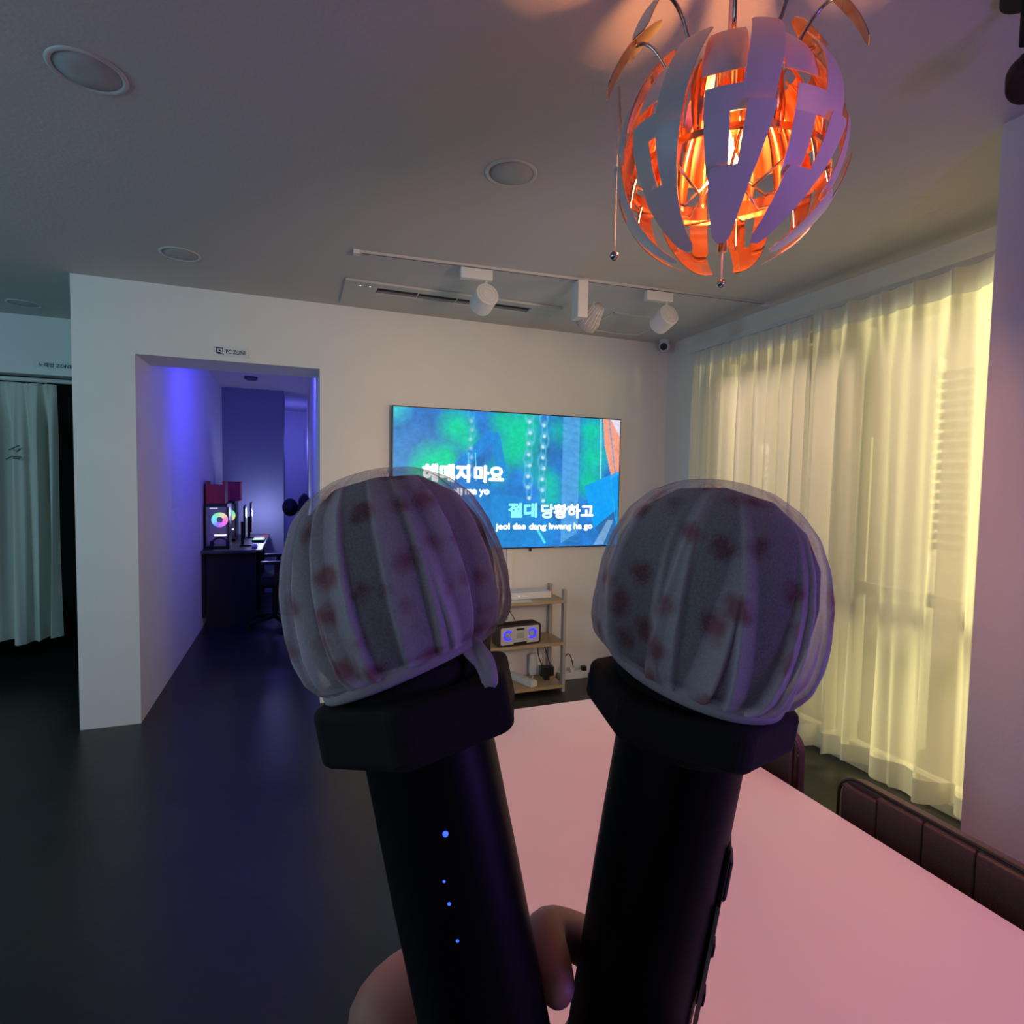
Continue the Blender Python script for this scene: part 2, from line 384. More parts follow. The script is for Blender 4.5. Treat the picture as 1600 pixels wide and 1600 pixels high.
pj = thing('black_spotlight', 'black spotlight on the ceiling at the right edge by the pillar', 'spotlight', (1.79, 1.0, H))
jc = at(1592, 105, 1, 1.0)
jc = dep(1600, 112, 1.28); pj.location = (jc.x, jc.y, H)
lz = jc.z-H
bm = bmesh.new(); lathe(bm, [(.001, 0), (.05, 0), (.05, -.02), (.001, -.02)], 30); obj('mount', bm, MATT, pj)
bm = bmesh.new(); cyl(bm, (0, 0, -.02), (0, 0, lz+.06), .012); obj('stem', bm, MATT, pj)
bm = bmesh.new(); b = Vector((.5, .3, .55)).normalized(); q = b.to_track_quat('Z', 'Y').to_matrix()
lathe(bm, [(.001, -.07), (.038, -.07), (.042, -.062), (.042, .01), (.027, .045), (.022, .06), (.001, .06)], 36)
for v in bm.verts: v.co = q @ v.co+Vector((.02, 0, lz))
obj('lamp_head', bm, MATT, pj, smooth=True)
bm = bmesh.new(); tube(bm, [Vector((-.035, -.02, lz+.0))+Vector((math.cos(a)*.014, 0, math.sin(a)*.014)) for a in [2*PI*k/16 for k in range(17)]], .003, 6)
obj('adjustment_loop', bm, BLACK, pj)

# ------------------------------------------------------------------ television
TV = thing('television', 'large wall-mounted television showing blue karaoke lyrics', 'television')
tx0, tx1, tz0, tz1 = .585, 2.328, 1.0, 1.978
obj('cabinet', boxes((tx0, tx1, D-.055, D-.03, tz0, tz1), (tx0+.3, tx1-.3, D-.03, D-.0005, tz0+.2, tz1-.2)), BLACK, TV, bev=.003)
W_, H_ = 300, 168
yy, xx = np.mgrid[0:H_, 0:W_]; px = xx/(W_-1)*345+92; py = yy/(H_-1)   # picture drawn in zoomed-photo-like units: u 0..1, v 0..1 (top down)
u = xx/(W_-1); v = yy/(H_-1)
rng = np.random.RandomState(3)
def noise(sx, sy):
    g_ = rng.rand(sy+2, sx+2); a = u*sx; b = v*sy; i = a.astype(int); j = b.astype(int); fa = a-i; fb = b-j
    fa = fa*fa*(3-2*fa); fb = fb*fb*(3-2*fb)
    return (g_[j, i]*(1-fa)+g_[j, i+1]*fa)*(1-fb)+(g_[j+1, i]*(1-fa)+g_[j+1, i+1]*fa)*fb
img = np.zeros((H_, W_, 3)); nz = noise(14, 8)*.6+noise(34, 20)*.4
img[:] = (.02, .20, .62)
img *= (.6+.8*nz)[..., None]
def blend(mask, c): img[:] = img*(1-mask[..., None])+np.array(c)*mask[..., None]
def blob(cx, cy, r, c, k=1., ax=1.):
    d = np.sqrt(((u-cx)*1.78*ax)**2+(v-cy)**2)/r; blend(np.clip(1.25-d, 0, 1)*k, c)
def poly(pts, c, k=1.):
    ins = np.zeros(u.shape, bool); n = len(pts)
    for i in range(n):
        (x1_, y1_), (x2_, y2_) = pts[i], pts[(i+1) % n]
        cnd = ((y1_ > v) != (y2_ > v)) & (u < (x2_-x1_)*(v-y1_)/(y2_-y1_+1e-9)+x1_); ins ^= cnd
    blend(ins*k, c)
def line(x1_, y1_, x2_, y2_, w2, c, k=1.):
    dx, dy = (x2_-x1_)*1.78, y2_-y1_; L = dx*dx+dy*dy+1e-9
    t_ = np.clip(((u-x1_)*1.78*dx+(v-y1_)*dy)/L, 0, 1)
    d = np.sqrt(((u-x1_)*1.78-t_*dx)**2+(v-y1_-t_*dy)**2); blend(np.clip((w2-d)/w2*2, 0, 1)*k, c)
blob(.02, .5, .35, (.10, .50, .90), .8); blob(.0, .0, .12, (.05, .75, .80))
blob(.10, .3, .35, (.06, .20, .50), .7)
for (a, b, r_, k) in ((.25, .12, .13, .9), (.30, .22, .1, .7), (.16, .40, .16, .95), (.12, .48, .12, .8), (.21, .33, .08, .9), (.50, .12, .16, .8), (.55, .22, .16, .85), (.48, .30, .12, .7), (.60, .4, .12, .5), (.66, .5, .1, .7), (.42, .45, .1, .6), (.67, .62, .1, .6), (.70, .12, .12, .5), (.86, .1, .12, .8), (.87, .3, .14, .8), (.85, .5, .12, .8), (.44, .05, .1, .6), (.56, .02, .1, .7)):
    blob(a, b, r_*1.05, (.0, .62+.25*(k-.5), .36), k)
blob(.64, .28, .16, (.02, .14, .35), .6); blob(.40, .7, .3, (.01, .22, .62), .8)
poly([(.72, 0), (.80, 0), (.80, .9), (.72, .98)], (.10, .42, .85), .75)
for i in range(16): line(.72, .04+i*.06, .80, .07+i*.06, .012, (.05, .3, .62), .4)
poly([(.22, .42), (.38, .14), (.43, .14), (.47, .45), (.43, .5), (.40, .22), (.27, .45)], (.01, .25, .75), .8)
poly([(.40, .6), (.54, .62), (.70, .8), (.68, 1), (.40, 1)], (.01, .28, .72), .6)
for (cx, a0, a1) in ((.31, .02, .44), (.565, .0, .64), (.63, .02, .64)):
    wv = .0
    i = 0; z_ = a0
    while z_ < a1:
        rx, ry = (.011 if i % 2 else .018), .055
        if cx < .4: rx *= .7; ry *= .8
        dd = np.abs(np.sqrt(((u-cx-.006*math.sin(i))/rx)**2+((v-z_)/ry)**2)-1)
        blend(np.clip(1.1-dd*2.6, 0, 1)*(.3 if cx < .4 else .6), (.12, .55, .85)); blob(cx+.004*math.sin(i*2.), z_+.05, .016, (.75, 1, 1), .35 if cx < .4 else .9)
        z_ += ry*1.5; i += 1
line(.30, .30, .305, .50, .006, (.1, .7, .9)); line(.33, .30, .335, .50, .006, (.1, .7, .9))
poly([(.915, .0), (1.01, .0), (1.01, .42), (.965, .47), (.925, .2)], (.95, .36, .22), .95)
poly([(.955, .0), (1.01, .0), (1.01, .16)], (.75, .75, .95), .9); line(.945, 0, .985, .45, .006, (.1, .35, .7))
line(.905, 0, .91, .5, .007, (.3, .85, .9))
poly([(.83, .53), (1.01, .40), (1.01, 1.01), (.95, 1.01), (.88, .86)], (.0, .36, .95), .95)
poly([(.885, .86), (.99, .72), (.99, .96), (.94, 1)], (.03, .10, .28), .8); line(.96, .45, .99, .8, .005, (.02, .4, .8))
line(.60, .84, .645, .97, .012, (.1, .8, .9)); poly([(.88, 1), (.95, .8), (.98, .8), (.93, 1)], (.4, .7, .95), .4)
nz2 = noise(60, 34)*.5+noise(120, 68)*.5
img *= (.83+.34*nz2)[..., None]
img = np.clip(img, 0, 1)
bm = bmesh.new(); gx, gz = tx1-tx0-.016, tz1-tz0-.016; V = []
for j in range(H_+1):
    V.append([bm.verts.new((tx0+.008+gx*i/W_, D-.0555, tz1-.008-gz*j/H_)) for i in range(W_+1)])
for j in range(H_):
    for i in range(W_): bm.faces.new((V[j][i], V[j+1][i], V[j+1][i+1], V[j][i+1]))
sm = bpy.data.materials.new('screen_picture'); sm.use_nodes = True; nt = sm.node_tree; bs = nt.nodes['Principled BSDF']
bs.inputs['Base Color'].default_value = (.01, .01, .01, 1); bs.inputs['Roughness'].default_value = .5; bs.inputs['Specular IOR Level'].default_value = .15
an = nt.nodes.new('ShaderNodeAttribute'); an.attribute_name = 'picture'; nt.links.new(an.outputs['Color'], bs.inputs['Emission Color']); bs.inputs['Emission Strength'].default_value = 1.15
scr = obj('screen', bm, sm, TV)
ca = scr.data.color_attributes.new('picture', 'FLOAT_COLOR', 'CORNER')
pc = np.ones((H_*W_, 4, 4), np.float32); pc[:, :, :3] = img.reshape(-1, 1, 3); ca.data.foreach_set('color', pc.ravel())
LW = emat('lyric_white', (1, 1, 1), 1.6); LC = emat('lyric_cyan', (.25, 1, .95), 1.2); LO = emat('lyric_pale', (.75, 1, 1), 1.2)
def ly(s, xa, ya, xb, yb, size, m, off, h=None):
    a = at(xa, ya, 1, D-.0565); b = at(xb, yb, 1, D-.0565)
    return text('lyrics', s, size, m, scr, MW((a.x, D-.0568, a.z), XZ), 0, .0003, width=b.x-a.x, bold=off, height=h)
ly('헤매지', 661, 751, 733, 752, .12, LW, .0075, .112); ly('마요', 742, 753, 786, 754, .12, LW, .0075, .112)
ly('he mae', 662, 772, 713, 773, .07, LW, .0035); ly('ji', 713, 773, 722, 774, .07, LW, .0035); ly('ma yo', 727, 772, 764, 773, .07, LW, .0035)
ly('절대', 795, 808, 838, 809, .11, LC, .0055, .098); ly('당', 846, 809, 865, 809, .11, LO, .0055, .098); ly('황하고', 866, 809, 926, 809, .11, LW, .0055, .098)
ly('jeol dae', 775, 827, 821, 827, .06, LW, .0032); ly('dang hwang ha go', 827, 827, 925, 827, .06, LW, .0032)
bm = bmesh.new(); p = at(829, 866, 1, D-.04); cyl(bm, (p.x, D-.04, 1.0), (p.x, D-.04, .975), .008); obj('remote_sensor', bm, BLACK, TV)
tag(obj('cable_cover', boxes((1.425, 1.47, D-.018, D, .66, .999)), WHITE, bev=.003), 'white cable cover running from the television down to the shelf', 'cable cover')

# ------------------------------------------------------------------ shelf and things on it
sh = thing('shelf_unit', 'small open shelf unit with pale wooden shelves and grey posts below the television', 'shelf', (0, 0, 0))
PG = mat('post_grey', (.40, .37, .36), .5)
X0, X1, Y0, Y1 = 1.12, 1.775, 3.60, 3.885
for z in (.028, .335, .635): obj('shelf_board', boxes((X0+.002, X1-.002, Y0, Y1, z, z+.022)), WOOD, sh, bev=.002)
for x in (X0, X1-.024):
    for y in (Y0+.001, Y1-.041): obj('post', boxes((x+.001, x+.023, y, y+.04, 0, .73)), PG, sh)
# set-top box on top
stb = thing('karaoke_box', 'flat white box lying on the top shelf under the television', 'box', (0, 0, 0))
obj('case', boxes((1.17, 1.70, 3.70, 3.87, .6575, .705)), WHITE, stb, bev=.004)
bm = bmesh.new(); cyl(bm, (1.45, 3.701, .68), (1.45, 3.698, .68), .005); obj('power_light', bm, emat('white_led', (1, .9, .8), .8), stb)
tag(obj('paper_sheet', boxes((1.30, 1.52, 3.61, 3.68, .6572, .660)), mat('paper', (.75, .70, .6), .8)), 'white slip of paper lying at the top shelf front edge', 'paper')
# speaker
c_ = Vector((1.425, 3.66, .3575)); rz = .10
sp = thing('portable_speaker', 'portable speaker with silver front and two blue glowing rings on middle shelf', 'speaker', tuple(c_), rz)
bm = bmesh.new(); prism(bm, rrect(.33, .145, .02, 6, 0, .0735), -.045, .06, 'y'); obj('body', bm, mat('speaker_body', (.03, .02, .02), .5), sp, bev=.003)
bm = bmesh.new(); prism(bm, rrect(.295, .118, .012, 5, .0, .0735), -.0485, -.045, 'y'); fr = obj('front_panel', bm, mat('silver_front', (.62, .60, .60), .35, .3), sp)
for s in (-1, 1):
    bm = bmesh.new()
    pts = [(s*.092+.030*math.cos(a), -.050, .078+.030*math.sin(a)) for a in [(.25+1.5*k/24)*PI*1.0 if s < 0 else (-.75+1.5*k/24)*PI for k in range(25)]]
    tube(bm, pts, .0065, 8); obj('light_ring', bm, emat('blue_ring', (.02, .02, 1), 2.2), sp)
    bm = bmesh.new(); lathe(bm, [(.0235, 0), (.020, .003), (.008, -.002), (.001, .004)], 30)
    q = Vector((0, -1, 0)).to_track_quat('Z', 'Y').to_matrix()
    for v_ in bm.verts: v_.co = q @ v_.co+Vector((s*.092, -.0488, .078))
    obj('speaker_cone', bm, mat('cone', (.35, .35, .55), .4), sp, smooth=True)
obj('display', boxes((-.030, .030, -.0505, -.0485, .108, .122)), BLACK, sp)
obj('control_panel', boxes((-.028, .03, -.0495, -.0485, .050, .09)), mat('panel_grey', (.4, .42, .38), .4), sp)
obj('bass_port', boxes((-.05, .05, -.0505, -.0485, .008, .026)), BLACK, sp, bev=.002)
bm = bmesh.new(); tube(bm, arc((1.37, 3.72, .51), (1.40, 3.75, .60), (1.39, 3.86, .63)), .003, 6); tube(bm, arc((1.43, 3.72, .51), (1.40, 3.75, .58), (1.39, 3.86, .60)), .003, 6)
tag(obj('speaker_cable', bm, BLACK, smooth=True), 'thin black cable rising behind the blue-ringed speaker', 'cable')
# power strip
ps = thing('power_strip', 'white power strip lying on the bottom shelf', 'power strip', (1.50, 3.74, .0505), .35)
obj('housing', boxes((-.03, .03, -.13, .13, 0, .042)), WHITE, ps, bev=.005)
for k in range(4):
    bm = bmesh.new(); cyl(bm, (0, -.09+k*.06, .0421), (0, -.09+k*.06, .044), .019); obj('socket', bm, SATIN, ps)
bm = bmesh.new(); tube(bm, arc((.03, -.06, .03), (.09, -.05, .05), (.11, .05, .004)), .004, 6); obj('cord', bm, WHITE, ps)
ad = thing('power_adapter', 'black power adapter tucked behind the right post of the shelf', 'adapter', (1.690, 3.74, .0505), -.1)
obj('housing', boxes((-.05, .05, -.03, .03, .03, .10)), BLACK, ad, bev=.006); obj('foot', boxes((-.02, .02, -.02, .02, 0, .03)), BLACK, ad)
bm = bmesh.new(); tube(bm, arc((-.03, 0, .10), (-.08, .02, .2), (-.05, .03, .27)), .004, 6); tube(bm, arc((.03, 0, .1), (.0, .02, .2), (-.02, .03, .28)), .004, 6); obj('cord', bm, BLACK, ad)
tag(obj('white_pouch', boxes((1.60, 1.70, 3.83, 3.87, .0505, .22)), WHITE, bev=.02), 'white carton standing behind the black adapter on the bottom shelf', 'carton')
ws = thing('wall_socket_strip', 'white socket strip with plugs on the floor right of the shelf', 'power strip', (1.93, 3.84, 0), 0)
obj('housing', boxes((-.09, .14, -.03, .03, 0, .05)), WHITE, ws, bev=.004)
obj('plug', boxes((.10, .135, -.02, .02, .05, .085)), BLACK, ws, bev=.004); obj('plug', boxes((.0, .03, -.02, .02, .05, .08)), WHITE, ws, bev=.004)
bm = bmesh.new(); tube(bm, arc((-.08, 0, .04), (-.02, 0, .32), (.03, 0, .08)), .004, 6); obj('cord', bm, BLACK, ws)

# ------------------------------------------------------------------ corridor furniture
dk = thing('computer_desk', 'long black computer desk along the corridor wall', 'desk')
obj('desktop', boxes((XD+.002, -.34, 6.18, 7.92, .735, .765)), mat('desk_top', (.05, .05, .06), .4), dk, bev=.003)
for y in (6.24, 7.0, 7.86): obj('side_panel', boxes((XD+.04, -.40, y-.02, y+.02, 0, .735)), MATT, dk)
obj('back_panel', boxes((XD+.01, XD+.03, 6.22, 7.9, .1, .735)), MATT, dk)
obj('mouse_pad', boxes((-.42, -.35, 7.22, 7.8, .7655, .769)), mat('pad_red', (.18, .02, .03), .8), dk)
def tower(y, label, hue):
    t = thing('computer_tower', label, 'computer', (-.76, y, .766), group='glowing computer towers')
    obj('case', boxes((-.10, .10, .004, .40, 0, .03), (-.10, .10, .004, .40, .42, .45), (-.10, .10, .37, .40, .03, .42), (-.10, -.09, .004, .37, .03, .42), (.09, .10, .1, .37, .03, .42)), BLACK, t, bev=.003)
    obj('glass_front', boxes((-.088, .088, .006, .010, .03, .42)), g, t)
    obj('interior', boxes((-.088, .088, .2, .21, .03, .42)), mat('tower_interior', (.10, .09, .16), .4), t)
    for k, z in enumerate((.285,)):
        bm = bmesh.new()
        lathe(bm, [(.030, 0), (.074, 0), (.074, .02), (.030, .02), (.030, 0)], 40); q = Vector((0, -1, 0)).to_track_quat('Z', 'Y').to_matrix()
        for v_ in bm.verts: v_.co = q @ v_.co+Vector((.02, .10, z))
        fm = bpy.data.materials.new('rainbow_fan'); fm.use_nodes = True; nt = fm.node_tree; bb = nt.nodes['Principled BSDF']
        tc = nt.nodes.new('ShaderNodeTexCoord'); sp_ = nt.nodes.new('ShaderNodeSeparateXYZ'); at2 = nt.nodes.new('ShaderNodeMath'); at2.operation = 'ARCTAN2'
        ad_ = nt.nodes.new('ShaderNodeVectorMath'); ad_.operation = 'SUBTRACT'; ad_.inputs[1].default_value = (.02, .1, z)
        nt.links.new(tc.outputs['Object'], ad_.inputs[0]); nt.links.new(ad_.outputs[0], sp_.inputs[0])
        nt.links.new(sp_.outputs[2], at2.inputs[0]); nt.links.new(sp_.outputs[0], at2.inputs[1])
        mr = nt.nodes.new('ShaderNodeMapRange'); mr.inputs[1].default_value = -PI; mr.inputs[2].default_value = PI; mr.inputs[3].default_value = .5+hue; mr.inputs[4].default_value = 1.5+hue
        hs = nt.nodes.new('ShaderNodeCombineColor'); hs.mode = 'HSV'; hs.inputs[1].default_value = .85; hs.inputs[2].default_value = 1
        fr_ = nt.nodes.new('ShaderNodeMath'); fr_.operation = 'FRACT'
        nt.links.new(at2.outputs[0], mr.inputs[0]); nt.links.new(mr.outputs[0], fr_.inputs[0]); nt.links.new(fr_.outputs[0], hs.inputs[0])
        nt.links.new(hs.outputs[0], bb.inputs['Emission Color']); bb.inputs['Emission Strength'].default_value = 1.1
        obj('lit_fan', bm, fm, t)
    obj('light_bar', boxes((-.03, .075, .09, .11, .12, .135)), emat('white_bar', (1, .9, .95), 3), t)
    obj('top_light', boxes((-.07, .0, .09, .11, .395, .405)), emat('lilac_bar', (.7, .6, 1), 1.2), t)
tower(6.32, 'nearer computer tower with a rainbow fan, red box on top', 0.0); tower(7.05, 'farther computer tower glowing behind the nearer monitor', .25)
rb = thing('red_box', 'red open box standing on top of the nearer computer tower', 'box', (-.77, 6.36, 1.2165))
RED = mat('red_plastic', (.35, .02, .03), .5)
obj('bin', boxes((-.085, .085, 0, .012, 0, .19), (-.085, .085, .24, .252, 0, .19), (-.085, -.073, .012, .24, 0, .225), (.073, .085, .012, .24, 0, .225), (-.073, .073, .012, .24, 0, .01)), RED, rb)
rb2 = thing('red_box', 'second red box just behind the first on the computer towers', 'box', (-.66, 6.95, 1.2165))
rb2.location = (-.70, 7.12, 1.2165)
obj('bin', boxes((-.09, .09, 0, .2, 0, .2)), mat('red_plastic_b', (.45, .04, .06), .5), rb2, bev=.004); obj('rim', boxes((-.095, .095, -.005, .205, .2, .215)), RED, rb2)
def monitor(y, label, scr_c):
    t = thing('monitor', label, 'monitor', (-.515, y, .766), .05, group='monitors on the corridor desk')
    obj('bezel', boxes((-.02, .0, -.23, .23, .08, .42)), BLACK, t, bev=.003)
    obj('screen', boxes((.0, .002, -.22, .22, .09, .41)), mat('screen_grey', (.05, .06, .05), .2, emit=scr_c, es=.22), t)
    obj('stand', boxes((-.05, -.02, -.03, .03, .0, .25)), BLACK, t); obj('base', boxes((-.06, .08, -.10, .10, 0, .012)), BLACK, t)
monitor(6.63, 'nearer monitor on the corridor desk, seen nearly edge on', (.5, .6, .6)); monitor(7.48, 'farther monitor on the corridor desk, seen nearly edge on', (.5, .55, .65))
hp = thing('headphones', 'black headphones lying on the desk before the computer tower', 'headphones', (-.72, 6.25, .766))
bm = bmesh.new(); tube(bm, [(.07*math.cos(a), 0, .05+.07*math.sin(a)) for a in [PI*k/12 for k in range(13)]], .009, 8); obj('headband', bm, BLACK, hp, smooth=True)
for s in (-1, 1):
    bm = bmesh.new(); cyl(bm, (s*.055, 0, .045), (s*.085, 0, .045), .042); obj('ear_cup', bm, MATT, hp, bev=.006)
kb = thing('keyboard', 'keyboard with green and pink glowing keys on the desk', 'keyboard', (-.425, 7.04, .766), .0)
obj('case', boxes((-.055, .07, -.14, .14, 0, .025)), BLACK, kb, bev=.003)
obj('glowing_keys', boxes((-.045, .06, -.13, -.05, .025, .032)), emat('green_keys', (.35, 1, .4), 1.2), kb); obj('glowing_keys', boxes((-.045, .06, -.03, .13, .025, .032)), emat('pink_keys', (.5, .08, .15), .5), kb)
ms = thing('computer_mouse', 'pale mouse on the desk corner beside the keyboard', 'mouse', (-.42, 6.40, .766))
bm = bmesh.new(); bmesh.ops.create_uvsphere(bm, u_segments=20, v_segments=12, radius=.03)
for v_ in bm.verts: v_.co.y *= 1.6; v_.co.z = max(0, v_.co.z*.8+.012)
obj('shell', bm, WHITE, ms, smooth=True)
obj('scroll_wheel', boxes((-.004, .004, -.035, -.02, .02, .036)), BLACK, ms)
# gaming chair
gc = thing('gaming_chair', 'black gaming chair with headrest pushed up to the corridor desk', 'chair', (-.215, 6.15, 0), 0)
bm = bmesh.new(); box(bm, -.13, .22, -.25, .25, .42, .53); obj('seat', bm, MATT, gc, bev=.04)
bm = bmesh.new(); prism(bm, [(.16, .5), (.25, .5), (.30, 1.08), (.33, 1.28), (.27, 1.34), (.22, 1.27), (.20, 1.05), (.14, .8)], -.25, .25, 'y'); obj('backrest', bm, MATT, gc, bev=.03)
bm = bmesh.new(); bmesh.ops.create_uvsphere(bm, u_segments=20, v_segments=14, radius=.10)
for v_ in bm.verts: v_.co = Vector((v_.co.x*.75+.14, v_.co.y*1.4, v_.co.z*.9+1.19))
obj('headrest_pillow', bm, MATT, gc, smooth=True)
for s in (-1, 1):
    obj('armrest', boxes((-.12, .15, s*.29-.03, s*.29+.03, .66, .69), (.0, .04, s*.29-.02, s*.29+.02, .45, .66)), BLACK, gc, bev=.008)
bm = bmesh.new(); cyl(bm, (0, 0, .08), (0, 0, .42), .03)
obj('gas_lift', bm, BLACK, gc)
for k in range(5):
    a = 2*PI*k/5; d_ = Vector((math.cos(a), math.sin(a), 0))
    bm = bmesh.new(); tube(bm, [d_*.02+Vector((0, 0, .10)), d_*.28+Vector((0, 0, .07))], [.025, .015], 8); l_ = obj('leg', bm, BLACK, gc)
    bm = bmesh.new(); n_ = Vector((-d_.y, d_.x, 0)); cyl(bm, d_*.28+n_*.02+Vector((0, 0, .028)), d_*.28-n_*.02+Vector((0, 0, .028)), .028, n=16); cyl(bm, d_*.28+Vector((0, 0, .03)), d_*.28+Vector((0, 0, .07)), .008, n=8); obj('caster', bm, BLACK, l_)
pa = at(265, 727, 0, XD); pb = at(297, 790, 0, XD)
tag(obj('wall_notice', boxes((XD, XD+.004, 4.86, 5.55, 1.24, 1.56)), mat('notice_paper', (.66, .66, .70), .6)), 'pale notice sheet on the blue-lit corridor wall', 'notice')
sd = at(392, 592, 2, H-.02)
bm = bmesh.new(); lathe(bm, [(.001, 0), (.07, 0), (.07, -.02), (.05, -.035), (.001, -.035)], 30, c=(sd.x, sd.y, H)); tag(obj('smoke_detector', bm, mat('detector', (.06, .06, .07), .5), smooth=False), 'small round smoke detector on the corridor ceiling', 'smoke detector')

# ------------------------------------------------------------------ table and chairs
tb = thing('dining_table', 'long white-topped table lit pink beneath the pendant lamp', 'table', (.71, .60, 0))
TX0, TX1, TY0, TY1 = .26-.71, 1.145-.71, -.45-.60, 1.71-.60
bm = boxes((TX0, TX1, TY0, TY1, .712, .74)); tp = obj('tabletop', bm, mat('table_laminate', (.70, .66, .66), .38), tb, bev=.0015)
obj('apron', boxes((TX0+.20, TX1-.06, TY0+.06, TY0+.08, .64, .712), (TX0+.20, TX1-.06, TY1-.08, TY1-.06, .64, .712), (TX0+.20, TX0+.22, TY0+.08, TY1-.08, .64, .712), (TX1-.08, TX1-.06, TY0+.08, TY1-.08, .64, .712)), SATIN, tb)
for x in (TX0+.20, TX1-.07):
    for y in (TY0+.02, TY1-.07): obj('leg', boxes((x, x+.05, y, y+.05, 0, .712)), SATIN, tb, bev=.003)
LEA = mat('brown_leather', (.075, .045, .045), .42, bump=.15, bscale=250)
def chair(y, x, rz, zt, label):
    t = thing('dining_chair', label, 'chair', (x, y, 0), rz, group='brown leather chairs along the table')
    wd = .50; n = 5; cw = wd/n
    # backrest: outer panel with vertical channels, centred at x=0
    bm = bmesh.new(); prism(bm, rrect(wd, zt-.42, .05, 8, 0, (zt+.42)/2), -.008, .022, 'x'); bk = obj('backrest', bm, LEA, t, bev=.008)
    for k in range(n):
        a = -wd/2+cw*k+.0004; b = a+cw-.0008
        zt2 = zt-.006 if 0 < k < n-1 else zt-.016
        bm = bmesh.new(); box(bm, -.020, -.006, a+(.012 if k == 0 else 0), b-(.012 if k == n-1 else 0), .45, zt2); obj('channel_cushion', bm, LEA, t, bev=.005)
    bm = bmesh.new(); rr = rrect(wd+.004, zt-.42+.004, .052, 8, 0, (zt+.42)/2); tube(bm, [(-.010, a, b) for a, b in rr]+[(-.010, *rr[0])], .004, 6); obj('piping', bm, mat('piping', (.03, .015, .015), .4), t)
    bm = boxes((-.48, -.032, -.23, .23, .41, .47)); obj('seat', bm, LEA, t, bev=.02)
    for sx in (-.44, -.03):
        for sy in (-.19, .19):
            bm = bmesh.new(); tube(bm, [(sx, sy, .41), (sx+(-.02 if sx < -.1 else .03), sy*1.08, 0)], [.016, .010], 12); obj('leg', bm, BLACK, t)
CX = 1.235
p1 = at(1318, 1206, 0, CX); p2 = at(1252, 1150, 0, CX)
chair(p1.y-.25, CX, 0, p1.z, 'brown leather chair with channelled back at the near right of the table')
chair(p2.y+.25, CX, 0, p2.z, 'farther brown leather chair mostly hidden behind the right microphone')

# ------------------------------------------------------------------ pendant lamp
LC0 = Vector((.772, .922, 2.112)); RL = .207
en = Vector((-.652, -.758, 0)); er = Vector((.758, -.652, 0)); ez = Vector((0, 0, 1))
PL = thing('pendant_lamp', 'large exploding-globe pendant lamp with lavender plates and glowing copper inside', 'lamp', tuple(LC0))
PW = mat('plate_paint', (.55, .55, .60), .38); COP = mat('copper_inside', (.90, .46, .24), .22, 1)
def bulb_mat():
    m = bpy.data.materials.new('glowing_bulb_glass'); m.use_nodes = True; nt = m.node_tree; nt.nodes.clear()
    o_ = nt.nodes.new('ShaderNodeOutputMaterial'); e = nt.nodes.new('ShaderNodeEmission'); tr_ = nt.nodes.new('ShaderNodeBsdfTransparent'); mx = nt.nodes.new('ShaderNodeMixShader')
    e.inputs[0].default_value = (1, .50, .16, 1); e.inputs[1].default_value = 30; mx.inputs[0].default_value = .7
    nt.links.new(e.outputs[0], mx.inputs[1]); nt.links.new(tr_.outputs[0], mx.inputs[2]); nt.links.new(mx.outputs[0], o_.inputs[0]); return m
def sp3(lam, phi, r, dz=0):
    a, b = math.radians(lam), math.radians(phi)
    return (en*math.cos(b)*math.cos(a)+er*math.cos(b)*math.sin(a)+ez*math.sin(b))*r*RL+ez*dz*RL
def plate(bm, rows, lam0, r, dz=0, th=.008, n=6):
    # rows: list of (phi, left, right)
    ph = []
    for i in range(len(rows)-1):
        (a, l0, r0_), (b, l1, r1) = rows[i], rows[i+1]; m_ = max(1, int(abs(b-a)/5))
        for k in range(m_): t_ = k/m_; ph.append((a+(b-a)*t_, l0+(l1-l0)*t_, r0_+(r1-r0_)*t_))
    ph.append(rows[-1])
    O, I = [], []
    for (f, l, rr) in ph:
        O.append([bm.verts.new(sp3(lam0+l+(rr-l)*k/n, f, r, dz)) for k in range(n+1)])
        I.append([bm.verts.new(sp3(lam0+l+(rr-l)*k/n, f, r-th, dz)) for k in range(n+1)])
    def F_(vs, mi, sm_=False):
        f = bm.faces.new(vs); f.material_index = mi; f.smooth = sm_
    for j in range(len(ph)-1):
        for k in range(n):
            F_((O[j][k], O[j+1][k], O[j+1][k+1], O[j][k+1]), 0, True); F_((I[j][k], I[j][k+1], I[j+1][k+1], I[j+1][k]), 1, True)
        F_((O[j][0], I[j][0], I[j+1][0], O[j+1][0]), 1); F_((O[j][n], O[j+1][n], I[j+1][n], I[j][n]), 1)
    for k in range(n):
        F_((O[0][k], O[0][k+1], I[0][k+1], I[0][k]), 1); F_((O[-1][k], I[-1][k], I[-1][k+1], O[-1][k+1]), 1)
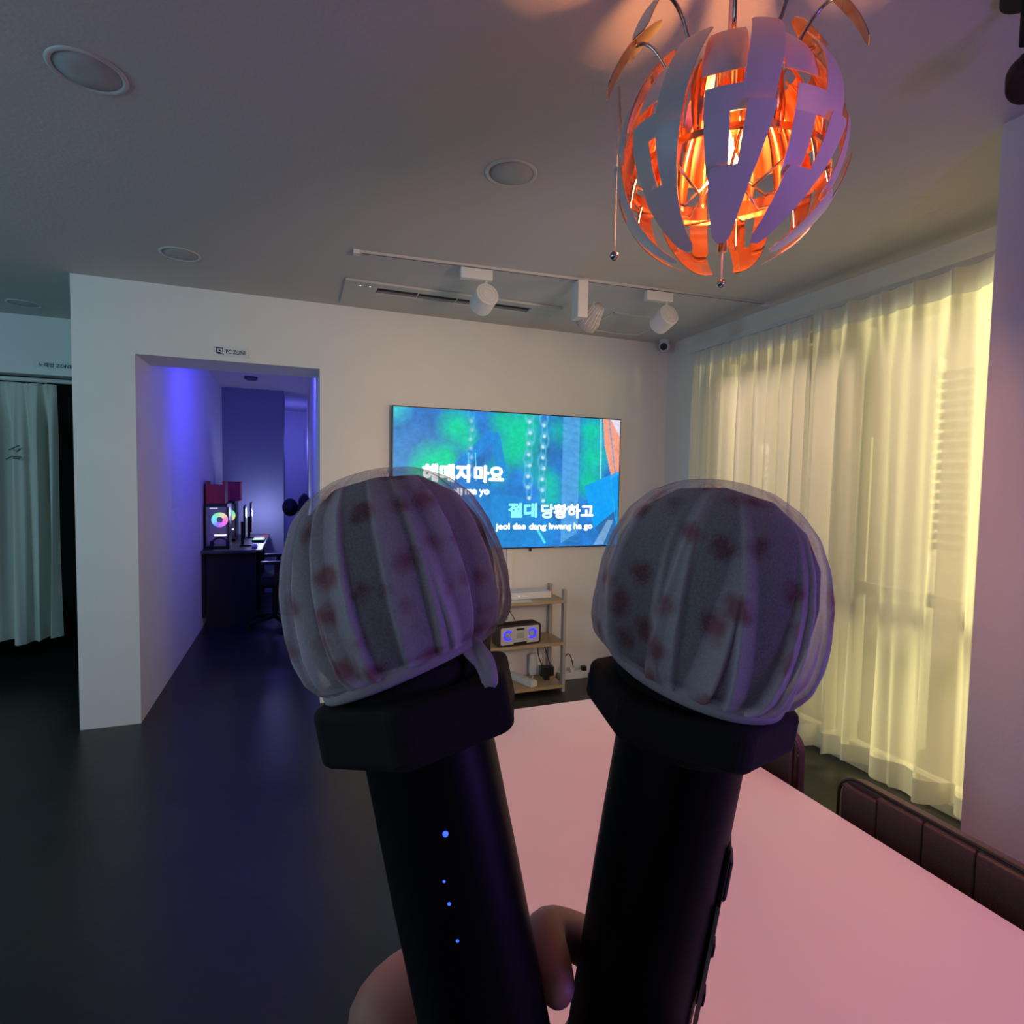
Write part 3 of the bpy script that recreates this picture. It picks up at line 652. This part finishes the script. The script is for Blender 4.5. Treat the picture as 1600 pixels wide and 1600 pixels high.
for k in range(9):
    L0 = 40*k
    bm = bmesh.new()
    plate(bm, [(43, 15, 29), (41, 13, 31), (1, 7, 22)], L0, 1.0); plate(bm, [(1, -9, 22), (-10, -9.5, 20)], L0, 1.0); plate(bm, [(-10, -9.5, 2), (-34, -9.3, 2), (-37, -7, 0)], L0, 1.0)
    obj('zigzag_plate', bm, [PW, COP], PL)
    bm = bmesh.new(); plate(bm, [(-9, 9.5, 20), (-11, 8.5, 21), (-32, 6.5, 16)], L0, 1.05, .03); plate(bm, [(-32, -6, 16), (-35, -8, 15), (-63, -10, 8), (-67, -6, 3)], L0, 1.05, .03)
    obj('lower_plate', bm, [PW, COP], PL)
    bm = bmesh.new(); plate(bm, [(17, -3, 4), (20, -4, 6), (38, -5, 7)], L0, 1.16, .32); plate(bm, [(38, -9, 7), (54, -9, 3), (58, -6, 0)], L0, 1.16, .32)
    obj('upper_plate', bm, [PW, COP], PL)
    bm = bmesh.new(); plate(bm, [(49, -12, 13), (11, -11, 11)], L0-1, .93); obj('dome_segment', bm, [PW, COP], PL)
    for pth, rr_ in ((arc(sp3(L0+4, 55, .92), sp3(L0+4, 58, 1.35), sp3(L0, 42, 1.14, .32)), .0035), (arc(sp3(L0+12, -14, .86), sp3(L0+12, -22, .95), sp3(L0+12, -30, 1.02)), .003), ([sp3(L0, -88, .25, .2), sp3(L0+2, -50, .55), sp3(L0+8, -16, .9)], .0028)):
        bm = bmesh.new(); tube(bm, pth, rr_, 8); obj('arm', bm, CHROME, PL, smooth=True)
    # inner crumpled reflector ribs
    bm = bmesh.new()
    for q_ in range(3):
        a = L0+q_*13+random.uniform(-3, 3)
        plate(bm, [(45, -3, 3), (15, -5, 4), (-13, -2, 2)], a, .70+.07*q_, 0, .01, 2)
    obj('inner_reflector', bm, COP, PL)
for o_ in PL.children:
    if 'plate' in o_.name or 'dome' in o_.name: o_.data.set_sharp_from_angle(angle=.6)
bm = bmesh.new(); lathe(bm, [(.875*RL*.97, -.16*RL*1.5), (.90*RL*.97, -.16*RL*1.5), (.90*RL*.97, -.13*RL*1.5), (.875*RL*.97, -.13*RL*1.5), (.875*RL*.97, -.16*RL*1.5)], 60); obj('inner_ring', bm, COP, PL)
bm = bmesh.new(); tube(bm, [(0, 0, 2.6-LC0.z), (0, 0, .98*RL)], .004, 8); obj('cord', bm, mat('cord_fabric', (.7, .6, .5), .6), PL)
bm = bmesh.new(); lathe(bm, [(.001, 2.6-LC0.z), (.055, 2.6-LC0.z), (.05, 2.56-LC0.z), (.012, 2.53-LC0.z), (.001, 2.53-LC0.z)], 36); obj('ceiling_rose', bm, WHITE, PL, smooth=True)
bm = bmesh.new(); lathe(bm, [(.02, .98*RL), (.022, .7*RL), (.022, .25*RL), (.018, .20*RL), (.001, .20*RL)], 24); obj('lamp_holder', bm, COP, PL, smooth=True)
bm = bmesh.new(); lathe(bm, [(.009, .20*RL), (.011, .12*RL), (.024, -.05*RL), (.026, -.15*RL), (.018, -.26*RL), (.001, -.29*RL)], 28); obj('bulb', bm, bulb_mat(), PL, smooth=True)
bm = bmesh.new(); cyl(bm, (0, 0, -.40*RL), (0, 0, -.86*RL), .009); obj('copper_tube', bm, mat('copper_tube', (.95, .5, .2), .3, .9), PL, smooth=True)
bm = bmesh.new(); cyl(bm, (0, 0, -.86*RL), (0, 0, -1.12*RL), .0016); obj('pull_string', bm, SATIN, PL)
bm = bmesh.new(); bmesh.ops.create_uvsphere(bm, u_segments=24, v_segments=14, radius=.0085, matrix=Matrix.Translation((0, 0, -1.15*RL))); obj('pull_ball', bm, CHROME, PL, smooth=True)
b2 = dep(960, 400, 1.07)-LC0; bt = dep(957, 200, 1.07)-LC0; bt = Vector((b2.x, b2.y, .10))
bm = bmesh.new(); cyl(bm, b2, bt, .0008, n=6); tube(bm, [bt, sp3(-92, 10, .98)], .002, 6); obj('pull_string', bm, mat('fine_string', (.4, .38, .33), .7), PL)
bm = bmesh.new(); bmesh.ops.create_uvsphere(bm, u_segments=24, v_segments=14, radius=.0085, matrix=Matrix.Translation(b2)); obj('pull_ball', bm, CHROME, PL, smooth=True)
bl = point('pendant_bulb_light', (0, 0, -.12*RL), 60, (1.0, .35, .10), .02); bl.parent = PL

# ------------------------------------------------------------------ microphones
HND = mat('mic_handle', (.004, .004, .005), .45, spec=.18)
MESHM = mat('mic_grille', (.02, .018, .02), .5, .6, bump=.6, bscale=900)
def cover_mat(seed):
    m, nt, d, t, m2 = cloth('nonwoven_cover', (.80, .78, .80), .45, .25)
    tc = nt.nodes.new('ShaderNodeTexCoord')
    mp = nt.nodes.new('ShaderNodeVectorMath'); mp.operation = 'ADD'; mp.inputs[1].default_value = (seed, seed*.7, seed*1.3)
    nt.links.new(tc.outputs['Object'], mp.inputs[0])
    nn = nt.nodes.new('ShaderNodeTexNoise'); nn.inputs['Scale'].default_value = 150; nn.inputs['Detail'].default_value = 2
    nt.links.new(mp.outputs[0], nn.inputs['Vector'])
    dis = nt.nodes.new('ShaderNodeVectorMath'); dis.operation = 'SCALE'; dis.inputs['Scale'].default_value = .007; nt.links.new(nn.outputs['Color'], dis.inputs[0])
    ad2 = nt.nodes.new('ShaderNodeVectorMath'); nt.links.new(mp.outputs[0], ad2.inputs[0]); nt.links.new(dis.outputs[0], ad2.inputs[1])
    vo = nt.nodes.new('ShaderNodeTexVoronoi'); vo.inputs['Scale'].default_value = 76; vo.inputs['Randomness'].default_value = .8
    nt.links.new(ad2.outputs[0], vo.inputs['Vector'])
    r = nt.nodes.new('ShaderNodeMapRange'); r.inputs[1].default_value = .20; r.inputs[2].default_value = .46; r.inputs[3].default_value = .85; r.inputs[4].default_value = 0
    nt.links.new(vo.outputs['Distance'], r.inputs[0])
    mc = nt.nodes.new('ShaderNodeMix'); mc.data_type = 'RGBA'; mc.inputs[6].default_value = (.90, .89, .93, 1); mc.inputs[7].default_value = (.62, .24, .28, 1)
    nt.links.new(r.outputs[0], mc.inputs[0])
    nt.links.new(mc.outputs[2], d.inputs[0]); nt.links.new(mc.outputs[2], t.inputs[0])
    fi = nt.nodes.new('ShaderNodeTexNoise'); fi.inputs['Scale'].default_value = 1500; fi.inputs['Detail'].default_value = 3; nt.links.new(tc.outputs['Object'], fi.inputs['Vector'])
    at_ = nt.nodes.new('ShaderNodeAttribute'); at_.attribute_name = 'fold_amount'
    mm = nt.nodes.new('ShaderNodeMath'); mm.operation = 'MULTIPLY_ADD'; mm.inputs[1].default_value = -.52; mm.inputs[2].default_value = .66
    nt.links.new(at_.outputs['Fac'], mm.inputs[0])
    m3_ = nt.nodes.new('ShaderNodeMath'); m3_.operation = 'MULTIPLY_ADD'; m3_.inputs[1].default_value = .35
    sub = nt.nodes.new('ShaderNodeMath'); sub.operation = 'SUBTRACT'; sub.inputs[1].default_value = .5
    nt.links.new(fi.outputs[0], sub.inputs[0]); nt.links.new(sub.outputs[0], m3_.inputs[0]); nt.links.new(mm.outputs[0], m3_.inputs[2])
    nt.links.new(m3_.outputs[0], m2.inputs[0])
    return m
def mic(label, head, foot, seed, tilt, tail, spin, hw, rz0=-.0610, rz1=-.0405):
    head, foot = Vector(head), Vector(foot)
    z = (head-foot).normalized(); toC = (CP-head); x = z.cross(-toC).normalized(); x = -x if x.dot(RT) < 0 else x; y = z.cross(x)
    mw = MW(head, (x, y, z))     # local -y faces the camera, +x to the right
    t = thing('microphone', label, 'microphone', mw=mw)
    bm = bmesh.new(); lathe(bm, [(.001, -.245), (.019, -.245), (.0225, -.24), (.0235, -.20), (.0245, -.12), (.0246, -.0605)], 56, rf=None); obj('handle', bm, HND, t, smooth=True)
    # anti-roll collar: rounded hexagon
    bm = bmesh.new(); pts = []
    n6 = 6
    for k in range(n6):
        a0 = spin+2*PI*k/n6
        for j in range(-3, 4):
            a = a0+j*.055; rr = hw*(1-.045*(abs(j)/3)**2)
            pts.append((rr*math.cos(a), rr*math.sin(a)))
    prism(bm, pts, rz0, rz1); obj('anti_roll_ring', bm, RUBBER, t, bev=.003)
    bm = bmesh.new(); lathe(bm, [(.024, -.062), (.027, -.060), (.027, -.042), (.030, -.036), (.0325, -.022), (.033, -.018)], 56); obj('neck', bm, MATT, t, smooth=True)
    bm = bmesh.new(); lathe(bm, [(.030, -.034), (.0345, -.026), (.0372, -.012), (.0382, .000), (.0362, .014), (.0295, .0260), (.017, .0352), (.0005, .0380)], 56); obj('grille', bm, MESHM, t, smooth=True)
    # cover
    rnd = random.Random(seed); N = 420; NZ = 70
    pl = []
    a = 0
    while a < 2*PI:
        wd = rnd.uniform(.10, .34)
        pl.append((a, rnd.uniform(.55, 1.0), wd, rnd.uniform(-.35, .35), rnd.choice([.45, .7, .85, 1.05]), rnd.choice((-1, 1)))); a += wd*rnd.uniform(.65, 1.15)
    def fold(an, s):      # s: 0 at the hem, 1 at the crown
        f = 0; dn = 0
        for (a0, am_, wd, sl, top, sg) in pl:
            k = max(0, 1-s/top)
            if k <= 0: continue
            d_ = ((an-a0-sl*s+PI) % (2*PI)-PI)*sg
            w2 = wd*(.25+.75*k**.8)
            if 0 <= d_ < w2: r__ = 1-d_/w2
            elif -.035 < d_ < 0: r__ = 1+d_/.035
            else: r__ = 0
            f = max(f, am_*min(1, k*1.6)*r__); dn = max(dn, am_*min(1, k*2.2)*(r__**.5 if d_ >= 0 else r__))
        return f, dn
    prof = [(.0320, -.0325), (.0345, -.0315), (.0380, -.0270), (.0402, -.019), (.0412, -.010), (.0408, .002), (.0385, .014), (.034, .025), (.027, .033), (.017, .0385), (.007, .0405), (.0004, .041)]
    # resample
    P = []
    for i in range(len(prof)-1):
        for k in range(6): t_ = k/6; P.append((prof[i][0]*(1-t_)+prof[i+1][0]*t_, prof[i][1]*(1-t_)+prof[i+1][1]*t_))
    P.append(prof[-1])
    sm_ = [P[0]]+[((P[i-1][0]+2*P[i][0]+P[i+1][0])/4, (P[i-1][1]+2*P[i][1]+P[i+1][1])/4) for i in range(1, len(P)-1)]+[P[-1]]
    bm = bmesh.new(); rings = []; dens = []
    hem = lambda an: tilt[0]*math.cos(an)+tilt[1]*math.sin(an)
    for i, (r_, z_) in enumerate(sm_):
        s = i/(len(sm_)-1); ring = []
        for k in range(N):
            an = 2*PI*k/N; f, dn = fold(an, s)
            env = min(1, (1-s)*3)
            lump = .02*math.sin(3*an+seed+4*s)+.015*math.sin(5*an-2*s+seed)
            rr = r_*(1+lump*env*min(1, s*4))+.0034*f*env-.0004*env
            zz = z_+hem(an)*max(0, 1-s*2.2)*(r_/.033)
            ring.append(bm.verts.new((rr*math.cos(an), rr*math.sin(an), zz))); dens.append(min(1, .05+1.0*dn*env+.55*max(0, 1-s*7)+.25*max(0, s-.88)*8*.3))
        rings.append(ring)
    for i in range(len(rings)-1):
        for k in range(N): bm.faces.new((rings[i][k], rings[i][(k+1) % N], rings[i+1][(k+1) % N], rings[i+1][k]))
    cv = obj('disposable_cover', bm, cover_mat(seed), t, smooth=True)
    cv['label'] = 'thin pleated white mic cover with red spots'
    at_ = cv.data.attributes.new('fold_amount', 'FLOAT', 'POINT'); at_.data.foreach_set('value', dens)
    bm = bmesh.new(); hp_ = []
    for k in range(97):
        an = 2*PI*k/96; hp_.append((.0325*math.cos(an), .0325*math.sin(an), -.0330+hem(an)))
    tube(bm, hp_, .0018, 8, cap=False)
    for v_ in bm.verts:
        pass
    el = obj('elastic_hem', bm, cloth('hem_fabric', (.72, .70, .75), .05, .3)[0], cv, smooth=True)
    for v_ in el.data.vertices: v_.co.z += (v_.co.z+.0330-hem(math.atan2(v_.co.y, v_.co.x)))*.6
    if tail:
        an = tail; c0 = Vector((.0335*math.cos(an), .0335*math.sin(an), -.033+hem(an)))
        bm = bmesh.new(); V = []
        for j in range(9):
            s = j/8; wd = .0042*(1-.35*s)
            p_ = c0+Vector((.004*s+.002*math.sin(s*3), -.003*s, -.016*s))
            V.append([bm.verts.new(p_+Vector((wd*q_, .0012*math.cos(q_*3+s*3), .0006*math.sin(s*9+q_*4)))) for q_ in (-1, -.5, 0, .5, 1)])
        for j in range(8):
            for k in range(4): bm.faces.new((V[j][k], V[j][k+1], V[j+1][k+1], V[j+1][k]))
        o = obj('hem_tail', bm, cloth('tail_fabric', (.72, .68, .76), .05, .3)[0], cv, smooth=True)
        sd_ = o.modifiers.new('thick', 'SOLIDIFY'); sd_.thickness = .0008
    return t
BL = emat('blue_led', (.03, .09, 1), 2.6)
mA = mic('left microphone in spotted cover with four blue lights down its handle', dep(618, 897, .22), dep(759, 1600, .216), 3, (.006, -.003), -.95, .30, .0388)
mB = mic('right microphone in spotted cover with buttons along its right edge', dep(1107, 915, .22), dep(979, 1600, .238), 8, (-.005, .001), None, .02, .0395, -.0550, -.0395)
bpy.context.view_layer.update()
def on_handle(m, x, y, rad=.0247):
    # point where the view ray meets the handle's surface, in the microphone's local frame
    inv = m.matrix_world.inverted(); o_ = inv @ CP; d_ = (inv.to_3x3() @ (dep(x, y, 1)-CP)).normalized()
    a = d_.x**2+d_.y**2; b = 2*(o_.x*d_.x+o_.y*d_.y); c = o_.x**2+o_.y**2-rad**2; dd = b*b-4*a*c
    return o_+d_*((-b-math.sqrt(max(0, dd)))/(2*a))
for i, (x, y, r_) in enumerate(((696, 1303, .0010), (694, 1376, .0007), (702, 1411, .0008), (715, 1469, .0007))):
    bm = bmesh.new(); bmesh.ops.create_uvsphere(bm, u_segments=12, v_segments=8, radius=r_, matrix=Matrix.Translation(on_handle(mA, x, y, .0246-.0006*(y > 1340)))); obj('indicator_light', bm, BL, mA, smooth=True)
bm = bmesh.new()
for i in range(2): pass
obj('control_strip', boxes((.0232, .0252, -.008, .006, -.155, -.095)), BLACK, mB, bev=.0006)
bm = bmesh.new(); prism(bm, [(-.085, .0225), (-.091, .0285), (-.100, .0275), (-.106, .0225)], -.006, .006, 'x')
for v_ in bm.verts: v_.co = Vector((v_.co.z, v_.co.x, v_.co.y))
bm.free()
bm = bmesh.new(); box(bm, .022, .0270, -.006, .006, -.118, -.100); obj('power_switch', bm, BLACK, mB, bev=.002)
for z_ in (-.140, -.161):
    obj('button', boxes((.0225, .0268, -.003, .003, z_-.003, z_+.003)), BLACK, mB, bev=.0008)
bm = boxes((.0236, .0250, -.010, -.007, -.23, -.118)); obj('trim_strip', bm, mat('trim_pale', (.30, .26, .28), .3, .5), mB)  # pale half-metallic strip down the handle's right edge

# ------------------------------------------------------------------ hand (one continuous skinned surface)
SK = bpy.data.materials.new('skin'); SK.use_nodes = True; b = SK.node_tree.nodes['Principled BSDF']
b.inputs['Base Color'].default_value = (.52, .24, .19, 1); b.inputs['Roughness'].default_value = .5
b.inputs['Subsurface Weight'].default_value = .15; b.inputs['Subsurface Radius'].default_value = (.01, .004, .002); b.inputs['Subsurface Scale'].default_value = .5
P_ = dep
pts = [
 (P_(800, 1800, .274), .028),   # 0 palm centre (root)
 (P_(790, 2030, .262), .026),   # 1 wrist
 (Vector((.035, .045, 1.04)), .031),    # 2 forearm
 (P_(665, 1735, .270), .022),   # 3 thumb base
 (P_(592, 1592, .262), .0235),  # 4 thumb joint
 (P_(655, 1528, .274), .0190),  # 5
 (P_(735, 1490, .272), .0115),  # 6 thumb tip behind left mic
 (P_(890, 1680, .282), .016),   # 7 index knuckle region
 (P_(985, 1525, .278), .0125),  # 8 index MCP behind the right mic
 (P_(905, 1464, .268), .0108),  # 9
 (P_(845, 1448, .246), .0098),  # 10 index PIP between the mics
 (P_(866, 1520, .224), .0084),  # 11 index DIP
 (P_(876, 1574, .210), .0066),  # 12 tip
 (P_(960, 1720, .282), .017),   # 13 middle base
 (P_(1070, 1655, .270), .0105), # 14
 (P_(1095, 1690, .225), .0095), # 15
 (P_(1040, 1720, .188), .0080), # 16 tip
 (P_(960, 1830, .278), .017),   # 17 ring base
 (P_(1060, 1775, .265), .0105), # 18
 (P_(1080, 1810, .215), .0092), # 19
 (P_(1010, 1830, .182), .0078), # 20
 (P_(930, 1930, .268), .015),   # 21 little base
 (P_(1035, 1895, .252), .0092), # 22
 (P_(1040, 1925, .21), .0080),  # 23
 (P_(980, 1940, .182), .0068),  # 24
 (Vector((.0, -.14, .965)), .040),   # 25 towards the elbow
]
ed = [(0, 1), (1, 2), (0, 3), (3, 4), (4, 5), (5, 6), (0, 7), (7, 8), (8, 9), (9, 10), (10, 11), (11, 12), (0, 13), (13, 14), (14, 15), (15, 16), (0, 17), (17, 18), (18, 19), (19, 20), (0, 21), (21, 22), (22, 23), (23, 24), (2, 25)]
me = bpy.data.meshes.new('hand'); me.from_pydata([p for p, _ in pts], ed, []); me.update()
ho = bpy.data.objects.new('hand', me); COL.objects.link(ho); me.materials.append(SK)
ho.modifiers.new('skin', 'SKIN'); 
if not me.skin_vertices: bpy.context.view_layer.update()
if not me.skin_vertices:
    bpy.context.view_layer.objects.active = ho; bpy.ops.object.skin_root_mark
for i, (_, r_) in enumerate(pts):
    sv = me.skin_vertices[0].data[i]; sv.radius = (r_, r_); sv.use_root = (i == 0)
sb = ho.modifiers.new('sub', 'SUBSURF'); sb.levels = 2; sb.render_levels = 2
for md in ho.modifiers:
    if md.type == 'SKIN': md.use_smooth_shade = True; md.branch_smoothing = .6
tag(ho, 'hand from below gripping both microphones, index finger bent between their handles', 'hand')
